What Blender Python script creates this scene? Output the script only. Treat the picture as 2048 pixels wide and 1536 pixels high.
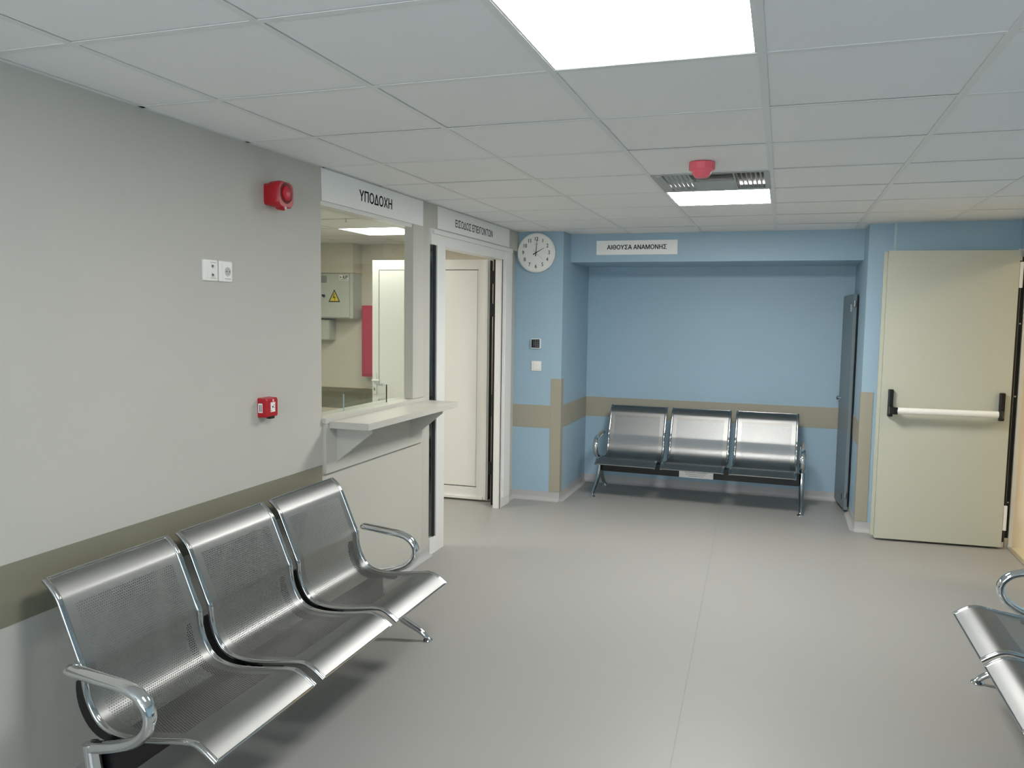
import bpy, bmesh, math, random
from mathutils import Vector, Matrix
random.seed(7)
for o in list(bpy.data.objects): bpy.data.objects.remove(o)
S = bpy.context.scene
COL = S.collection
PI = math.pi

# ------------------------------------------------------------------ camera
H = 2.35                                        # ceiling height
yaw, pit, rol, F = -.3233, -.0847, .0143, 1605.3
CAM = Vector((1.884, -1.7693, H - .726))
def cam_axes():
    cy, sy, cp, sp = math.cos(yaw), math.sin(yaw), math.cos(pit), math.sin(pit)
    fwd = Vector((sy*cp, cy*cp, sp)); right = Vector((cy, -sy, 0)); up = right.cross(fwd)
    c, s = math.cos(rol), math.sin(rol)
    return c*right + s*up, -s*right + c*up, fwd
r_, u_, f_ = cam_axes()
cd = bpy.data.cameras.new('camera'); cam = bpy.data.objects.new('camera', cd); COL.objects.link(cam)
cd.sensor_width = 36; cd.lens = F/2048*36; cd.clip_start = .02
M = Matrix.Identity(4)
for i in range(3):
    M[i][0], M[i][1], M[i][2], M[i][3] = r_[i], u_[i], -f_[i], CAM[i]
cam.matrix_world = M
S.camera = cam

# ------------------------------------------------------------------ world, exposure, light levels
W = bpy.data.worlds.new('world'); S.world = W; W.use_nodes = True
W.node_tree.nodes['Background'].inputs[0].default_value = (.55, .62, .7, 1)
W.node_tree.nodes['Background'].inputs[1].default_value = .3
S.view_settings.view_transform = 'Standard'; S.view_settings.look = 'None'
S.view_settings.gamma = 1; S.view_settings.use_curve_mapping = False
S.view_settings.exposure = 0.0
E_MAIN = 33.0      # ceiling panel nearest the camera
E_FAR = 68.0       # ceiling panel beside the vent
E_DESK = 17.0       # ceiling panels of the reception room
E_LEAF_FILL = 46.0     # unseen second reception panel, added to light the door leaf
E_HALL = 24.0      # warm lamp of the lobby beyond the right door
E_DAY = 11.0        # cool daylight window behind the camera
C_MAIN = (1, .98, .955); C_DESK = (1, .96, .88); C_HALL = (1, .84, .58); C_DAY = (.80, .91, 1)

# ------------------------------------------------------------------ materials
def lin(c): return tuple(((x/255)/12.92 if x/255 <= .04045 else ((x/255+.055)/1.055)**2.4) for x in c)
MATS = {}
def mat(name, rgb, rough=.5, metal=0, spec=.5, noise=0, nscale=60, bump=0, bscale=200, aniso=0, srgb=True):
    if name in MATS: return MATS[name]
    m = bpy.data.materials.new(name); m.use_nodes = True; nt = m.node_tree
    b = nt.nodes['Principled BSDF']; c = lin(rgb) if srgb else rgb
    b.inputs['Base Color'].default_value = (*c, 1); b.inputs['Roughness'].default_value = rough
    b.inputs['Metallic'].default_value = metal; b.inputs['Specular IOR Level'].default_value = spec
    if aniso: b.inputs['Anisotropic'].default_value = aniso
    if noise or bump:
        tc = nt.nodes.new('ShaderNodeTexCoord')
    if noise:
        n = nt.nodes.new('ShaderNodeTexNoise'); n.inputs['Scale'].default_value = nscale; n.inputs['Detail'].default_value = 5
        nt.links.new(tc.outputs['Object'], n.inputs['Vector'])
        r = nt.nodes.new('ShaderNodeMapRange'); r.inputs[1].default_value = .3; r.inputs[2].default_value = .7
        r.inputs[3].default_value = 1-noise; r.inputs[4].default_value = 1+noise
        nt.links.new(n.outputs[0], r.inputs[0])
        v = nt.nodes.new('ShaderNodeVectorMath'); v.operation = 'SCALE'; v.inputs[0].default_value = c
        nt.links.new(r.outputs[0], v.inputs['Scale']); nt.links.new(v.outputs[0], b.inputs['Base Color'])
    if bump:
        n = nt.nodes.new('ShaderNodeTexNoise'); n.inputs['Scale'].default_value = bscale; n.inputs['Detail'].default_value = 3
        nt.links.new(tc.outputs['Object'], n.inputs['Vector'])
        bp = nt.nodes.new('ShaderNodeBump'); bp.inputs['Strength'].default_value = bump; bp.inputs['Distance'].default_value = .002
        nt.links.new(n.outputs[0], bp.inputs['Height']); nt.links.new(bp.outputs[0], b.inputs['Normal'])
    MATS[name] = m; return m
def emit(name, col, strength):
    m = bpy.data.materials.new(name); m.use_nodes = True; nt = m.node_tree; nt.nodes.clear()
    e = nt.nodes.new('ShaderNodeEmission'); o = nt.nodes.new('ShaderNodeOutputMaterial')
    e.inputs[0].default_value = (*col, 1); e.inputs[1].default_value = strength
    nt.links.new(e.outputs[0], o.inputs[0]); return m
wall_white = mat('wall_paint_offwhite', (189, 187, 178), .6, noise=.012, nscale=3, bump=.12, bscale=250)
wall_blue = mat('wall_paint_blue', (155, 182, 198), .5, noise=.012, nscale=4, bump=.12, bscale=250)
wall_room = mat('wall_paint_cream', (214, 208, 190), .6, noise=.012, nscale=3, bump=.1)
wall_beige = mat('wall_paint_beige', (226, 214, 192), .6, noise=.02, nscale=3, bump=.1)
taupe = mat('taupe_vinyl', (160, 155, 138), .5, bump=.1, bscale=300)
olive = mat('olive_vinyl', (128, 126, 108), .5, bump=.1, bscale=300)
tile_m = mat('mineral_tile_white', (238, 238, 237), .8, noise=.02, nscale=400, bump=.1, bscale=500)
bar_m = mat('grid_bar_white', (228, 229, 227), .45)
plenum = mat('plenum_dark', (40, 40, 40), .9)
floor_m = mat('vinyl_floor_grey', (150, 149, 144), .42, noise=.05, nscale=450, bump=.15, bscale=500)
skirt_m = mat('vinyl_skirting_grey', (176, 175, 173), .42, noise=.06, nscale=450, bump=.1, bscale=500)
seam_m = mat('weld_seam', (139, 138, 134), .4)
white_pl = mat('white_laminate', (192, 190, 180), .38)
white_al = mat('white_aluminium', (226, 226, 221), .3)
white_pvc = mat('white_pvc', (232, 232, 226), .3)
sign_m = mat('white_sign_plastic', (240, 240, 237), .4)
switch_m = mat('white_switch_plastic', (238, 236, 230), .25)
black_m = mat('black_plastic', (14, 14, 15), .35)
ink = mat('black_lettering', (25, 25, 27), .6)
grey_ink = mat('grey_print', (120, 120, 118), .6)
gasket = mat('black_rubber', (10, 10, 10), .6)
beam_m = mat('black_powder_coat', (9, 9, 11), .35)
chrome = mat('chrome', (.72, .74, .75), .07, 1, srgb=False)
steel_edge = mat('polished_steel_edge', (.50, .51, .51), .12, 1, srgb=False)
red_m = mat('red_plastic', (176, 20, 34), .35)
red2_m = mat('red_plastic_lit', (245, 108, 122), .4)
redbox_m = mat('red_enamel', (186, 40, 66), .4)
cab_m = mat('grey_enamel', (196, 200, 188), .45)
yellow_m = mat('yellow_sticker', (232, 205, 40), .5)
leaf_m = mat('grey_white_enamel', (183, 185, 169), .42, bump=.03, bscale=20)
steeldoor = mat('grey_enamel_door', (112, 126, 132), .4)
bluegrey = mat('bluegrey_trim', (176, 198, 206), .5)
vent_m = mat('vent_grey_enamel', (176, 178, 174), .45)
vent_dark = mat('vent_inside', (70, 72, 70), .6)
marble = mat('marble_threshold', (206, 196, 164), .3, noise=.12, nscale=9)
glass_lens = mat('clear_lens', (225, 190, 190), .1)
keypad_m = mat('keypad_black', (14, 20, 30), .15)
metal_m = mat('satin_metal', (.55, .56, .56), .3, 1, srgb=False)
lamp_main = emit('lamp_diffuser_main', C_MAIN, E_MAIN)
lamp_far = emit('lamp_diffuser_far', C_MAIN, E_FAR)
lamp_desk = emit('lamp_diffuser_desk', C_DESK, E_DESK)
lamp_leaf_fill = emit('leaf_fill_diffuser', C_DESK, E_LEAF_FILL)
lamp_hall = emit('lamp_diffuser_hall', C_HALL, E_HALL)
day_m = emit('daylight_pane', C_DAY, E_DAY)

def glass_mat(name, tint, gloss=1.0):
    m = bpy.data.materials.new(name); m.use_nodes = True; nt = m.node_tree; nt.nodes.clear()
    t = nt.nodes.new('ShaderNodeBsdfTransparent'); t.inputs[0].default_value = (*tint, 1)
    g = nt.nodes.new('ShaderNodeBsdfGlossy'); g.inputs['Roughness'].default_value = .0
    lw = nt.nodes.new('ShaderNodeLayerWeight'); lw.inputs['Blend'].default_value = .5
    pw = nt.nodes.new('ShaderNodeMath'); pw.operation = 'POWER'; pw.inputs[1].default_value = 5
    nt.links.new(lw.outputs['Facing'], pw.inputs[0])
    fr = pw
    mu = nt.nodes.new('ShaderNodeMath'); mu.operation = 'MULTIPLY_ADD'; mu.inputs[1].default_value = .96*gloss; mu.inputs[2].default_value = .04*gloss
    mx = nt.nodes.new('ShaderNodeMixShader'); o = nt.nodes.new('ShaderNodeOutputMaterial')
    nt.links.new(fr.outputs[0], mu.inputs[0]); nt.links.new(mu.outputs[0], mx.inputs[0])
    nt.links.new(t.outputs[0], mx.inputs[1]); nt.links.new(g.outputs[0], mx.inputs[2]); nt.links.new(mx.outputs[0], o.inputs[0])
    return m
glass_m = glass_mat('clear_glass', (.93, .96, .93))
glass_dark = glass_mat('sidelight_glass', (.80, .84, .82))

def perforated():
    # brushed stainless sheet; holes in a staggered lattice are really open (transparent)
    m = bpy.data.materials.new('perforated_stainless'); m.use_nodes = True; nt = m.node_tree; N = nt.nodes; L = nt.links
    b = N['Principled BSDF']; out = N['Material Output']
    b.inputs['Base Color'].default_value = (.27, .274, .267, 1); b.inputs['Metallic'].default_value = 1
    b.inputs['Roughness'].default_value = .30; b.inputs['Anisotropic'].default_value = .55
    uv = N.new('ShaderNodeUVMap'); uv.uv_map = 'UVMap'
    tg = N.new('ShaderNodeTangent'); tg.direction_type = 'UV_MAP'; tg.uv_map = 'UVMap'; L.new(tg.outputs[0], b.inputs['Tangent'])
    sp = N.new('ShaderNodeSeparateXYZ'); L.new(uv.outputs[0], sp.inputs[0])
    def mth(op, a, c=None):
        n = N.new('ShaderNodeMath'); n.operation = op
        for i, x in enumerate((a, c)):
            if x is None: continue
            if isinstance(x, (int, float)): n.inputs[i].default_value = x
            else: L.new(x, n.inputs[i])
        return n.outputs[0]
    p = .0092; q = p*math.sqrt(3); R = .0023
    def cell(off):
        fx = mth('MULTIPLY', mth('SUBTRACT', mth('FRACT', mth('ADD', mth('DIVIDE', sp.outputs[0], p), off+50)), .5), p)
        fy = mth('MULTIPLY', mth('SUBTRACT', mth('FRACT', mth('ADD', mth('DIVIDE', sp.outputs[1], q), off+50)), .5), q)
        return mth('SQRT', mth('ADD', mth('MULTIPLY', fx, fx), mth('MULTIPLY', fy, fy)))
    hole = mth('LESS_THAN', mth('MINIMUM', cell(0), cell(.5)), R)
    mask = mth('MULTIPLY', mth('LESS_THAN', mth('ABSOLUTE', sp.outputs[0]), .212),
               mth('MULTIPLY', mth('GREATER_THAN', sp.outputs[1], .105), mth('LESS_THAN', sp.outputs[1], .76)))
    f = mth('MULTIPLY', hole, mask)
    # fine brushing
    mp = N.new('ShaderNodeMapping'); mp.inputs['Scale'].default_value = (3, 600, 1); L.new(uv.outputs[0], mp.inputs[0])
    nz = N.new('ShaderNodeTexNoise'); nz.inputs['Scale'].default_value = 2; L.new(mp.outputs[0], nz.inputs[0])
    mr = N.new('ShaderNodeMapRange'); mr.inputs[3].default_value = .36; mr.inputs[4].default_value = .48
    L.new(nz.outputs[0], mr.inputs[0]); L.new(mr.outputs[0], b.inputs['Roughness'])
    t = N.new('ShaderNodeBsdfTransparent'); mx = N.new('ShaderNodeMixShader')
    L.new(f, mx.inputs[0]); L.new(b.outputs[0], mx.inputs[1]); L.new(t.outputs[0], mx.inputs[2]); L.new(mx.outputs[0], out.inputs[0])
    return m
perf_m = perforated()

# ------------------------------------------------------------------ mesh helpers
def bm_box(bm, x0, y0, z0, x1, y1, z1):
    v = [bm.verts.new((x, y, z)) for z in (z0, z1) for x, y in ((x0, y0), (x1, y0), (x1, y1), (x0, y1))]
    for f in ((3, 2, 1, 0), (4, 5, 6, 7), (0, 1, 5, 4), (1, 2, 6, 5), (2, 3, 7, 6), (3, 0, 4, 7)):
        bm.faces.new([v[i] for i in f])
def bm_prism(bm, pts, axis, a, b):
    """pts: 2D outline (counter-clockwise); extruded along axis from a to b"""
    def P(p, t):
        return {0: (t, p[0], p[1]), 1: (p[0], t, p[1]), 2: (p[0], p[1], t)}[axis]
    A = [bm.verts.new(P(p, a)) for p in pts]; B = [bm.verts.new(P(p, b)) for p in pts]
    n = len(pts)
    bm.faces.new(A[::-1]); bm.faces.new(B)
    for i in range(n): bm.faces.new((A[i], A[(i+1) % n], B[(i+1) % n], B[i]))
def bm_sweep(bm, path, rx, ry, seg=12, side=Vector((1, 0, 0)), caps=True):
    """tube with elliptical section; rx along 'side', ry across it; radii may be lists"""
    n = len(path); rings = []
    for i, p in enumerate(path):
        p = Vector(p); t = (Vector(path[min(i+1, n-1)]) - Vector(path[max(i-1, 0)])).normalized()
        s = (side - t*side.dot(t)).normalized(); w = t.cross(s)
        a = rx[i] if isinstance(rx, (list, tuple)) else rx; b = ry[i] if isinstance(ry, (list, tuple)) else ry
        rings.append([bm.verts.new(p + s*a*math.cos(2*PI*k/seg) + w*b*math.sin(2*PI*k/seg)) for k in range(seg)])
    for i in range(n-1):
        for k in range(seg):
            bm.faces.new((rings[i][k], rings[i][(k+1) % seg], rings[i+1][(k+1) % seg], rings[i+1][k]))
    if caps: bm.faces.new(rings[0][::-1]); bm.faces.new(rings[-1])
def bm_lathe(bm, prof, axis='z', c=(0, 0, 0), seg=32, sx=1, sy=1):
    rings = []
    for r, h in prof:
        ring = []
        for k in range(seg):
            a = 2*PI*k/seg; x, y = r*math.cos(a)*sx, r*math.sin(a)*sy
            p = {'z': (x, y, h), 'y': (x, -h, y), 'x': (h, x, y)}[axis]
            ring.append(bm.verts.new((p[0]+c[0], p[1]+c[1], p[2]+c[2])))
        rings.append(ring)
    for i in range(len(rings)-1):
        for k in range(seg): bm.faces.new((rings[i][k], rings[i][(k+1) % seg], rings[i+1][(k+1) % seg], rings[i+1][k]))
    bm.faces.new(rings[0][::-1]); bm.faces.new(rings[-1])
def smooth_path(P, it=2):
    P = [Vector(p) for p in P]
    for _ in range(it):
        Q = [P[0]]
        for a, b in zip(P[:-1], P[1:]): Q += [a*.75+b*.25, a*.25+b*.75]
        Q.append(P[-1]); P = Q
    return P
def obj(name, bm, m, parent=None, bevel=0, smooth=False, seg=2, loc=None):
    bmesh.ops.recalc_face_normals(bm, faces=bm.faces[:])
    if bevel:
        bmesh.ops.bevel(bm, geom=bm.edges[:], offset=bevel, segments=seg, profile=.7, affect='EDGES', clamp_overlap=True)
    me = bpy.data.meshes.new(name); bm.to_mesh(me); bm.free()
    me.materials.append(m)
    o = bpy.data.objects.new(name, me); COL.objects.link(o)
    if smooth:
        me.shade_smooth()
        me.set_sharp_from_angle(angle=math.radians(40))
    if parent: o.parent = parent
    if loc: o.location = loc
    return o
def box(name, m, parent, x0, y0, z0, x1, y1, z1, bevel=0, **k):
    bm = bmesh.new(); bm_box(bm, min(x0, x1), min(y0, y1), min(z0, z1), max(x0, x1), max(y0, y1), max(z0, z1))
    return obj(name, bm, m, parent, bevel, **k)
def tag(o, label, cat, group=None):
    o['label'] = label; o['category'] = cat
    if group: o['group'] = group
    return o
def struct(o, label=None):
    o['kind'] = 'structure'
    if label: o['label'] = label
    return o
def empty(name, loc=(0, 0, 0), rz=0):
    o = bpy.data.objects.new(name, None); COL.objects.link(o); o.location = loc; o.rotation_euler = (0, 0, rz)
    o.empty_display_size = .1; return o
def text(name, s, m, parent, size, mtx, sx=1, depth=.0003, align='CENTER', shear=0, bold=0):
    c = bpy.data.curves.new(name, 'FONT'); c.body = s; c.size = size; c.align_x = align; c.align_y = 'CENTER'
    c.extrude = depth; c.resolution_u = 4; c.shear = shear
    o = bpy.data.objects.new(name, c); COL.objects.link(o)
    bpy.context.view_layer.update()
    dg = bpy.context.evaluated_depsgraph_get()
    me = bpy.data.meshes.new_from_object(o.evaluated_get(dg))
    bpy.data.objects.remove(o)
    me.materials.clear(); me.materials.append(m)
    me.transform(Matrix.Diagonal((sx, 1, 1, 1)))
    if bold:
        b_ = bmesh.new()
        for dx, dy in ((-bold, 0), (bold, 0), (0, bold*.7), (0, -bold*.7)):
            c2 = me.copy(); c2.transform(Matrix.Translation((dx, dy, 0))); b_.from_mesh(c2); bpy.data.meshes.remove(c2)
        b_.to_mesh(me); b_.free()
    me.transform(mtx)
    t = bpy.data.objects.new(name, me); COL.objects.link(t)
    if parent: t.parent = parent
    return t
def words(s, m, parent, size, place, cx, sx, bold):
    '''one lettering part per word, laid out as the whole line would be'''
    def width(t):
        o = text('probe', t, m, None, size, Matrix.Identity(4), sx, bold=bold)
        xs = [v.co.x for v in o.data.vertices]; me = o.data; bpy.data.objects.remove(o); bpy.data.meshes.remove(me); return max(xs)-min(xs)
    ws = s.split(' '); total = width(s); W_ = [width(w) for w in ws]
    gap = (total-sum(W_))/(len(ws)-1) if len(ws) > 1 else 0
    x = -total/2; out = []
    for w, wd in zip(ws, W_):
        out.append(text('lettering', w, m, parent, size, place(cx+x+wd/2), sx, bold=bold)); x += wd+gap
    return out
def on_wall_x(x, y, z):      # text plane facing +X, reading along +Y
    return Matrix.Translation((x, y, z)) @ Matrix(((0, 0, 1, 0), (1, 0, 0, 0), (0, 1, 0, 0), (0, 0, 0, 1)))
def on_wall_y(x, y, z):      # text plane facing -Y, reading along +X
    return Matrix.Translation((x, y, z)) @ Matrix(((1, 0, 0, 0), (0, 0, -1, 0), (0, 1, 0, 0), (0, 0, 0, 1)))

# ------------------------------------------------------------------ key planes
XL = -.33          # left wall plane
YB = 5.93          # niche back wall
YC = 4.966         # column face
XC = .077          # column side
YM = 5.22          # beam face
XP = 2.475         # right pillar side
YP = 4.87          # right pillar face
YL = 4.83          # wall above the fire door
XR = 3.46          # right wall
Y0 = -3.6          # wall behind the camera
XI = -3.1          # reception room far left
YI = 5.85          # reception room back wall

# ------------------------------------------------------------------ floor
fl = struct(box('floor', floor_m, None, XI-.1, Y0-.1, -.1, 3.5, YB+.1, 0))
bm = bmesh.new()
bm_prism(bm, [(1.60-.003, -.2), (1.60+.003, -.2), (1.435+.003, 5.3), (1.435-.003, 5.3)], 2, 0, .0006)
obj('weld_seam', bm, seam_m, fl)
hf = struct(box('floor_lobby', marble, None, 3.5, 2.2, -.1, 6.4, 6.2, .004), 'cream marble floor beyond the right doorway')
box('threshold_strip', metal_m, hf, 3.485, 3.70, .0, 3.515, 4.80, .006)

# ------------------------------------------------------------------ walls
def wall(name, m, *b): return struct(box(name, m, None, *b))
wall('wall_left', wall_white, XL-.12, Y0, 0, XL, 1.785, H+.2)
# partition around reception window and emergency door
struct(box('wall_left_panel', white_pl, None, XL-.05, 1.785, 0, XL, 2.985, 1.06), 'white laminate panel below the reception window')
struct(box('wall_left_header', wall_white, None, XL-.10, 1.785, 2.185, XL, 3.105, H+.2))
struct(box('wall_left_strip', wall_white, None, XL-.10, 2.985, 0, XL, 3.105, 2.185))
struct(box('wall_left_lintel', wall_white, None, XL-.10, 3.105, 2.185, XL, YC+.1, H+.2))
struct(box('wall_left_end', wall_white, None, XL-.10, 4.765, 0, XL-.03, YC+.1, 2.185))
wall('wall_column', wall_blue, XL-.08, YC, 0, XC, YB+.02, H+.2)
wall('wall_back', wall_blue, XC, YB, 0, XP+.02, YB+.15, H+.2)
wall('wall_beam', wall_blue, XC, YM, 2.105, XP, YB, H+.2)
wall('wall_pillar', wall_blue, XP, YP, 0, 2.66, YB+.15, H+.2)
wall('wall_back_right', wall_blue, 2.655, YL, 0, 3.522, YL+.3, H+.2)
struct(box('trim_1', bluegrey, None, 2.640, YL-.001, 2.0, 2.657, YP, H), 'pale corner bead beside the fire door')
# right wall with the doorway of the fire door
wall('wall_right', wall_blue, XR, Y0, 0, 3.522, 3.70, H+.2)
wall('wall_right_over_door', wall_blue, XR, 3.70, 2.145, 3.522, YL, H+.2)
wall('wall_rear', wall_white, XL-.12, Y0-.12, 0, XR+.14, Y0, H+.2)
# reception room
wall('wall_reception_back', wall_room, XI-.1, YI, 0, XL-.08, YI+.1, H+.2)
wall('wall_reception_left', wall_room, XI-.1, .4, 0, XI, YI, H+.2)
wall('wall_reception_front', wall_room, XI-.1, .3, 0, XL-.12, .4, H+.2)
# lobby beyond the right doorway
wall('wall_lobby_reveal', wall_beige, 3.522, 4.80, 0, 6.4, 4.95, 2.75)
wall('wall_lobby_far', wall_beige, 6.4, 2.2, 0, 6.5, 4.95, 2.75)
wall('wall_lobby_near', wall_beige, 3.522, 2.1, 0, 6.5, 2.2, 2.75)
wall('ceiling_lobby', wall_beige, 3.522, 2.1, 2.6, 6.5, 4.95, 2.75)

# wall bands (vinyl strips) and corner guards
n = 2
def trim(label, m, *b):
    global n
    o = struct(box('trim_%d' % n, m, None, *b, bevel=.0006, seg=1), label); n += 1; return o
trim('olive rub strip along the left wall', olive, XL, Y0, .655, XL+.003, 1.783, .847)
trim('taupe rub strip on the column face', taupe, XL-.05, YC-.003, .645, -.014, YC, .845)
trim('taupe rub strip on the column side', taupe, XC, YC+.072, .650, XC+.003, YB, .848)
trim('taupe rub strip on the niche wall', taupe, XC+.003, YB-.003, .655, XP, YB, .845)
trim('taupe rub strip on the niche right side', taupe, XP-.003, YP+.065, .655, XP, YB-.003, .848)
bm = bmesh.new(); bm_prism(bm, [(-.014, YC-.004), (XC+.004, YC-.004), (XC+.004, YC+.07), (XC, YC+.07), (XC, YC), (-.014, YC)], 2, .08, 1.083)
struct(obj('trim_7', bm, taupe), 'taupe corner guard on the column edge')
bm = bmesh.new(); bm_prism(bm, [(XP-.004, YP-.004), (2.560, YP-.004), (2.560, YP), (XP, YP), (XP, YP+.065), (XP-.004, YP+.065)], 2, .08, 1.083)
struct(obj('trim_8', bm, taupe), 'taupe corner guard on the pillar edge')
box_r = trim
trim('olive band on the reception back wall', olive, XI, YI-.003, .60, -.45, YI, .826)

# coved skirting
def skirting(name, a, b, inward, h=.078):
    """from a to b (xy) along the wall, 'inward' = unit normal into the room"""
    a = Vector(a); b = Vector(b); nrm = Vector(inward); d = (b-a)
    prof = [(0, 0), (.034, 0), (.034, .001), (.022, .004), (.012, .011), (.005, .022), (.0025, .036), (.0025, h), (0, h)]
    bm = bmesh.new(); R = []
    for base in (a, b):
        R.append([bm.verts.new((base.x+nrm.x*p, base.y+nrm.y*p, z)) for p, z in prof])
    k = len(prof)
    bm.faces.new(R[0]); bm.faces.new(R[1][::-1])
    for i in range(k): bm.faces.new((R[0][i], R[0][(i+1) % k], R[1][(i+1) % k], R[1][i]))
    return struct(obj(name, bm, skirt_m, None, smooth=True))
skirting('baseboard_left', (XL, Y0), (XL, 1.785), (1, 0))
skirting('baseboard_reception', (XL, 1.785), (XL, 3.105), (1, 0), .058)
skirting('baseboard_column', (XL-.04, YC), (XC+.002, YC), (0, -1))
skirting('baseboard_door_side', (XL-.03, 4.765), (XL-.03, YC), (1, 0))
skirting('baseboard_column_side', (XC, YC-.002), (XC, YB), (1, 0))
skirting('baseboard_back', (XC, YB), (XP, YB), (0, -1))
skirting('baseboard_pillar_side', (XP, YP), (XP, YB), (-1, 0))
skirting('baseboard_pillar', (XP-.002, YP), (2.65, YP), (0, -1))
skirting('baseboard_right', (XR, Y0), (XR, 3.62), (-1, 0))
skirting('baseboard_rear', (XL, Y0), (XR, Y0), (0, 1))

# ------------------------------------------------------------------ suspended ceiling
ceil = struct(box('ceiling', plenum, None, XI-.1, Y0-.1, H+.045, XR+.14, YB+.1, H+.2))
G = .6
def zone_max(x): return YC if x < XC else (YM if x < XP else YL)
SKIP = {(2, 0), (2, 4), (2, 5), (2, -5)}     # lamps and diffuser sit in these cells (col,row)
tile_cache = {}
def tile(x0, y0, x1, y1, z):
    w, d = round(x1-x0, 4), round(y1-y0, 4)
    if w < .03 or d < .03: return
    if (w, d) not in tile_cache:
        bm = bmesh.new(); bm_box(bm, -w/2, -d/2, 0, w/2, d/2, .014)
        me = bpy.data.meshes.new('ceiling_tile'); bmesh.ops.recalc_face_normals(bm, faces=bm.faces[:]); bm.to_mesh(me); bm.free(); me.materials.append(tile_m)
        tile_cache[(w, d)] = me
    o = bpy.data.objects.new('ceiling_tile', tile_cache[(w, d)]); COL.objects.link(o); o.parent = ceil
    o.location = ((x0+x1)/2, (y0+y1)/2, z)
    o.rotation_euler = (random.uniform(-.0018, .0018), random.uniform(-.0018, .0018), 0)
bars = bmesh.new()
B = .012
def bar(x0, y0, x1, y1): bm_box(bars, x0, y0, H, x1, y1, H+.0016)
for c in range(-1, 6):
    for r in range(-6, 9):
        if (c, r) in SKIP: continue
        x0, x1, y0, y1 = c*G, (c+1)*G, r*G, (r+1)*G
        g = .004
        xs = [x0+g, x1-g]
        xs[0] = max(xs[0], XL+.002); xs[1] = min(xs[1], XR-.002)
        if xs[1]-xs[0] < .03: continue
        cuts = [xs[0]] + [k for k in (XC, XP) if xs[0] < k < xs[1] and y1 > 4.79] + [xs[1]]
        for a, b in zip(cuts[:-1], cuts[1:]):
            ym = zone_max((a+b)/2)
            yy0, yy1 = max(y0+g, Y0+.002), min(y1-g, ym-.002)
            if yy1-yy0 > .03: tile(a, yy0, b, yy1, H+random.uniform(.0020, .0036))
# grid bars between the cells
for c in range(0, 6):
    x = c*G; bar(x-B, Y0, x+B, zone_max(x)-.001)
for r in range(-6, 9):
    y = r*G
    for c in range(-1, 6):
        a, b = max(c*G+B, XL), min((c+1)*G-B, XR)
        if b-a < .02: continue
        if y < 4.7: bar(a, y-B, b, y+B)
        else:
            for u, v in ((a, min(b, XC)), (max(a, XC), min(b, XP)), (max(a, XP), b)):
                if v-u > .02 and y+B < zone_max((u+v)/2): bar(u, y-B, v, y+B)
# wall angles
bar(XL, Y0, XL+.018, YC); bar(XL, YC-.02, XC, YC); bar(XC, YM-.02, XP, YM); bar(XP, YP-.055, 2.655, YP); bar(2.655, YL-.02, XR, YL)
bar(XR-.018, Y0, XR, YL-.02); bar(XC, YC, XC+.018, YM-.02); bar(XP-.018, YP, XP, YM-.02)
gb = obj('grid_bar', bars, bar_m, ceil); gb['kind'] = 'stuff'
# reception room ceiling (its own grid)
bars = bmesh.new()
lampc = [(-1.8, 4.38), (-2.4, 2.58)]
for i in range(5):
    for j in range(-6, 4):
        x0, y0 = -3.0+.6*i, 3.78+.6*j
        if any(abs(x0-a) < .01 and abs(y0-b) < .01 for a, b in lampc): continue
        xa, xb, ya, yb = max(x0+.004, XI+.002), min(x0+.596, XL-.125), max(y0+.004, .402), min(y0+.596, YI-.002)
        if xb-xa > .03 and yb-ya > .03: tile(xa, ya, xb, yb, H+random.uniform(.0020, .0034))
for i in range(5): bar(-3.0+.6*i-B, .4, -3.0+.6*i+B, YI)
for j in range(-5, 4):
    for i in range(5):
        bar(-3.0+.6*i+B, 3.78+.6*j-B, min(-3.0+.6*i+.6-B, XL-.12), 3.78+.6*j+B)
bar(XI, YI-.02, XL-.12, YI)
gb = obj('grid_bar', bars, bar_m, ceil); gb['kind'] = 'stuff'

# ------------------------------------------------------------------ ceiling lamps
def lamp(x, y, m, label, grp=None, main=True):
    t = empty('ceiling_light', (x, y, H+.001)); tag(t, label, 'light', grp)
    bm = bmesh.new(); a, b = .588, .572            # outer, inner
    for q in ((-a/2, -a/2, a/2, -b/2+.004), (-a/2, b/2-.004, a/2, a/2), (-a/2, -b/2+.004, -b/2+.004, b/2-.004), (b/2-.004, -b/2+.004, a/2, b/2-.004)):
        bm_box(bm, q[0], q[1], 0, q[2], q[3], .03)
    obj('frame', bm, white_al, t)
    d = bmesh.new(); k = b/2-.004; r = .012; pts = []
    for cx, cy, a0 in ((k-r, k-r, 0), (-k+r, k-r, 90), (-k+r, -k+r, 180), (k-r, -k+r, 270)):
        for s in range(5):
            an = math.radians(a0+22.5*s); pts.append((cx+r*math.cos(an), cy+r*math.sin(an)))
    bm_prism(d, pts, 2, .003, .012); obj('diffuser', d, m, t)
    return t
lamp(1.5, .3, lamp_main, 'large bright square ceiling light nearest the camera')
lamp(1.5, 3.3, lamp_far, 'square ceiling light beside the air vent in front of the blue niche')
lamp(-1.5, 4.68, lamp_desk, 'ceiling light seen through the reception window glass')
lamp(-2.1, 2.88, lamp_leaf_fill, 'unseen ceiling light added to brighten the open door leaf')
t = empty('ceiling_light', (4.9, 3.6, 2.56)); tag(t, 'warm ceiling light in the lobby beyond the right doorway', 'light')
box('frame', white_al, t, -.32, -.32, .01, .32, .32, .04); box('diffuser', lamp_hall, t, -.3, -.3, 0, .3, .3, .01)

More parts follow.
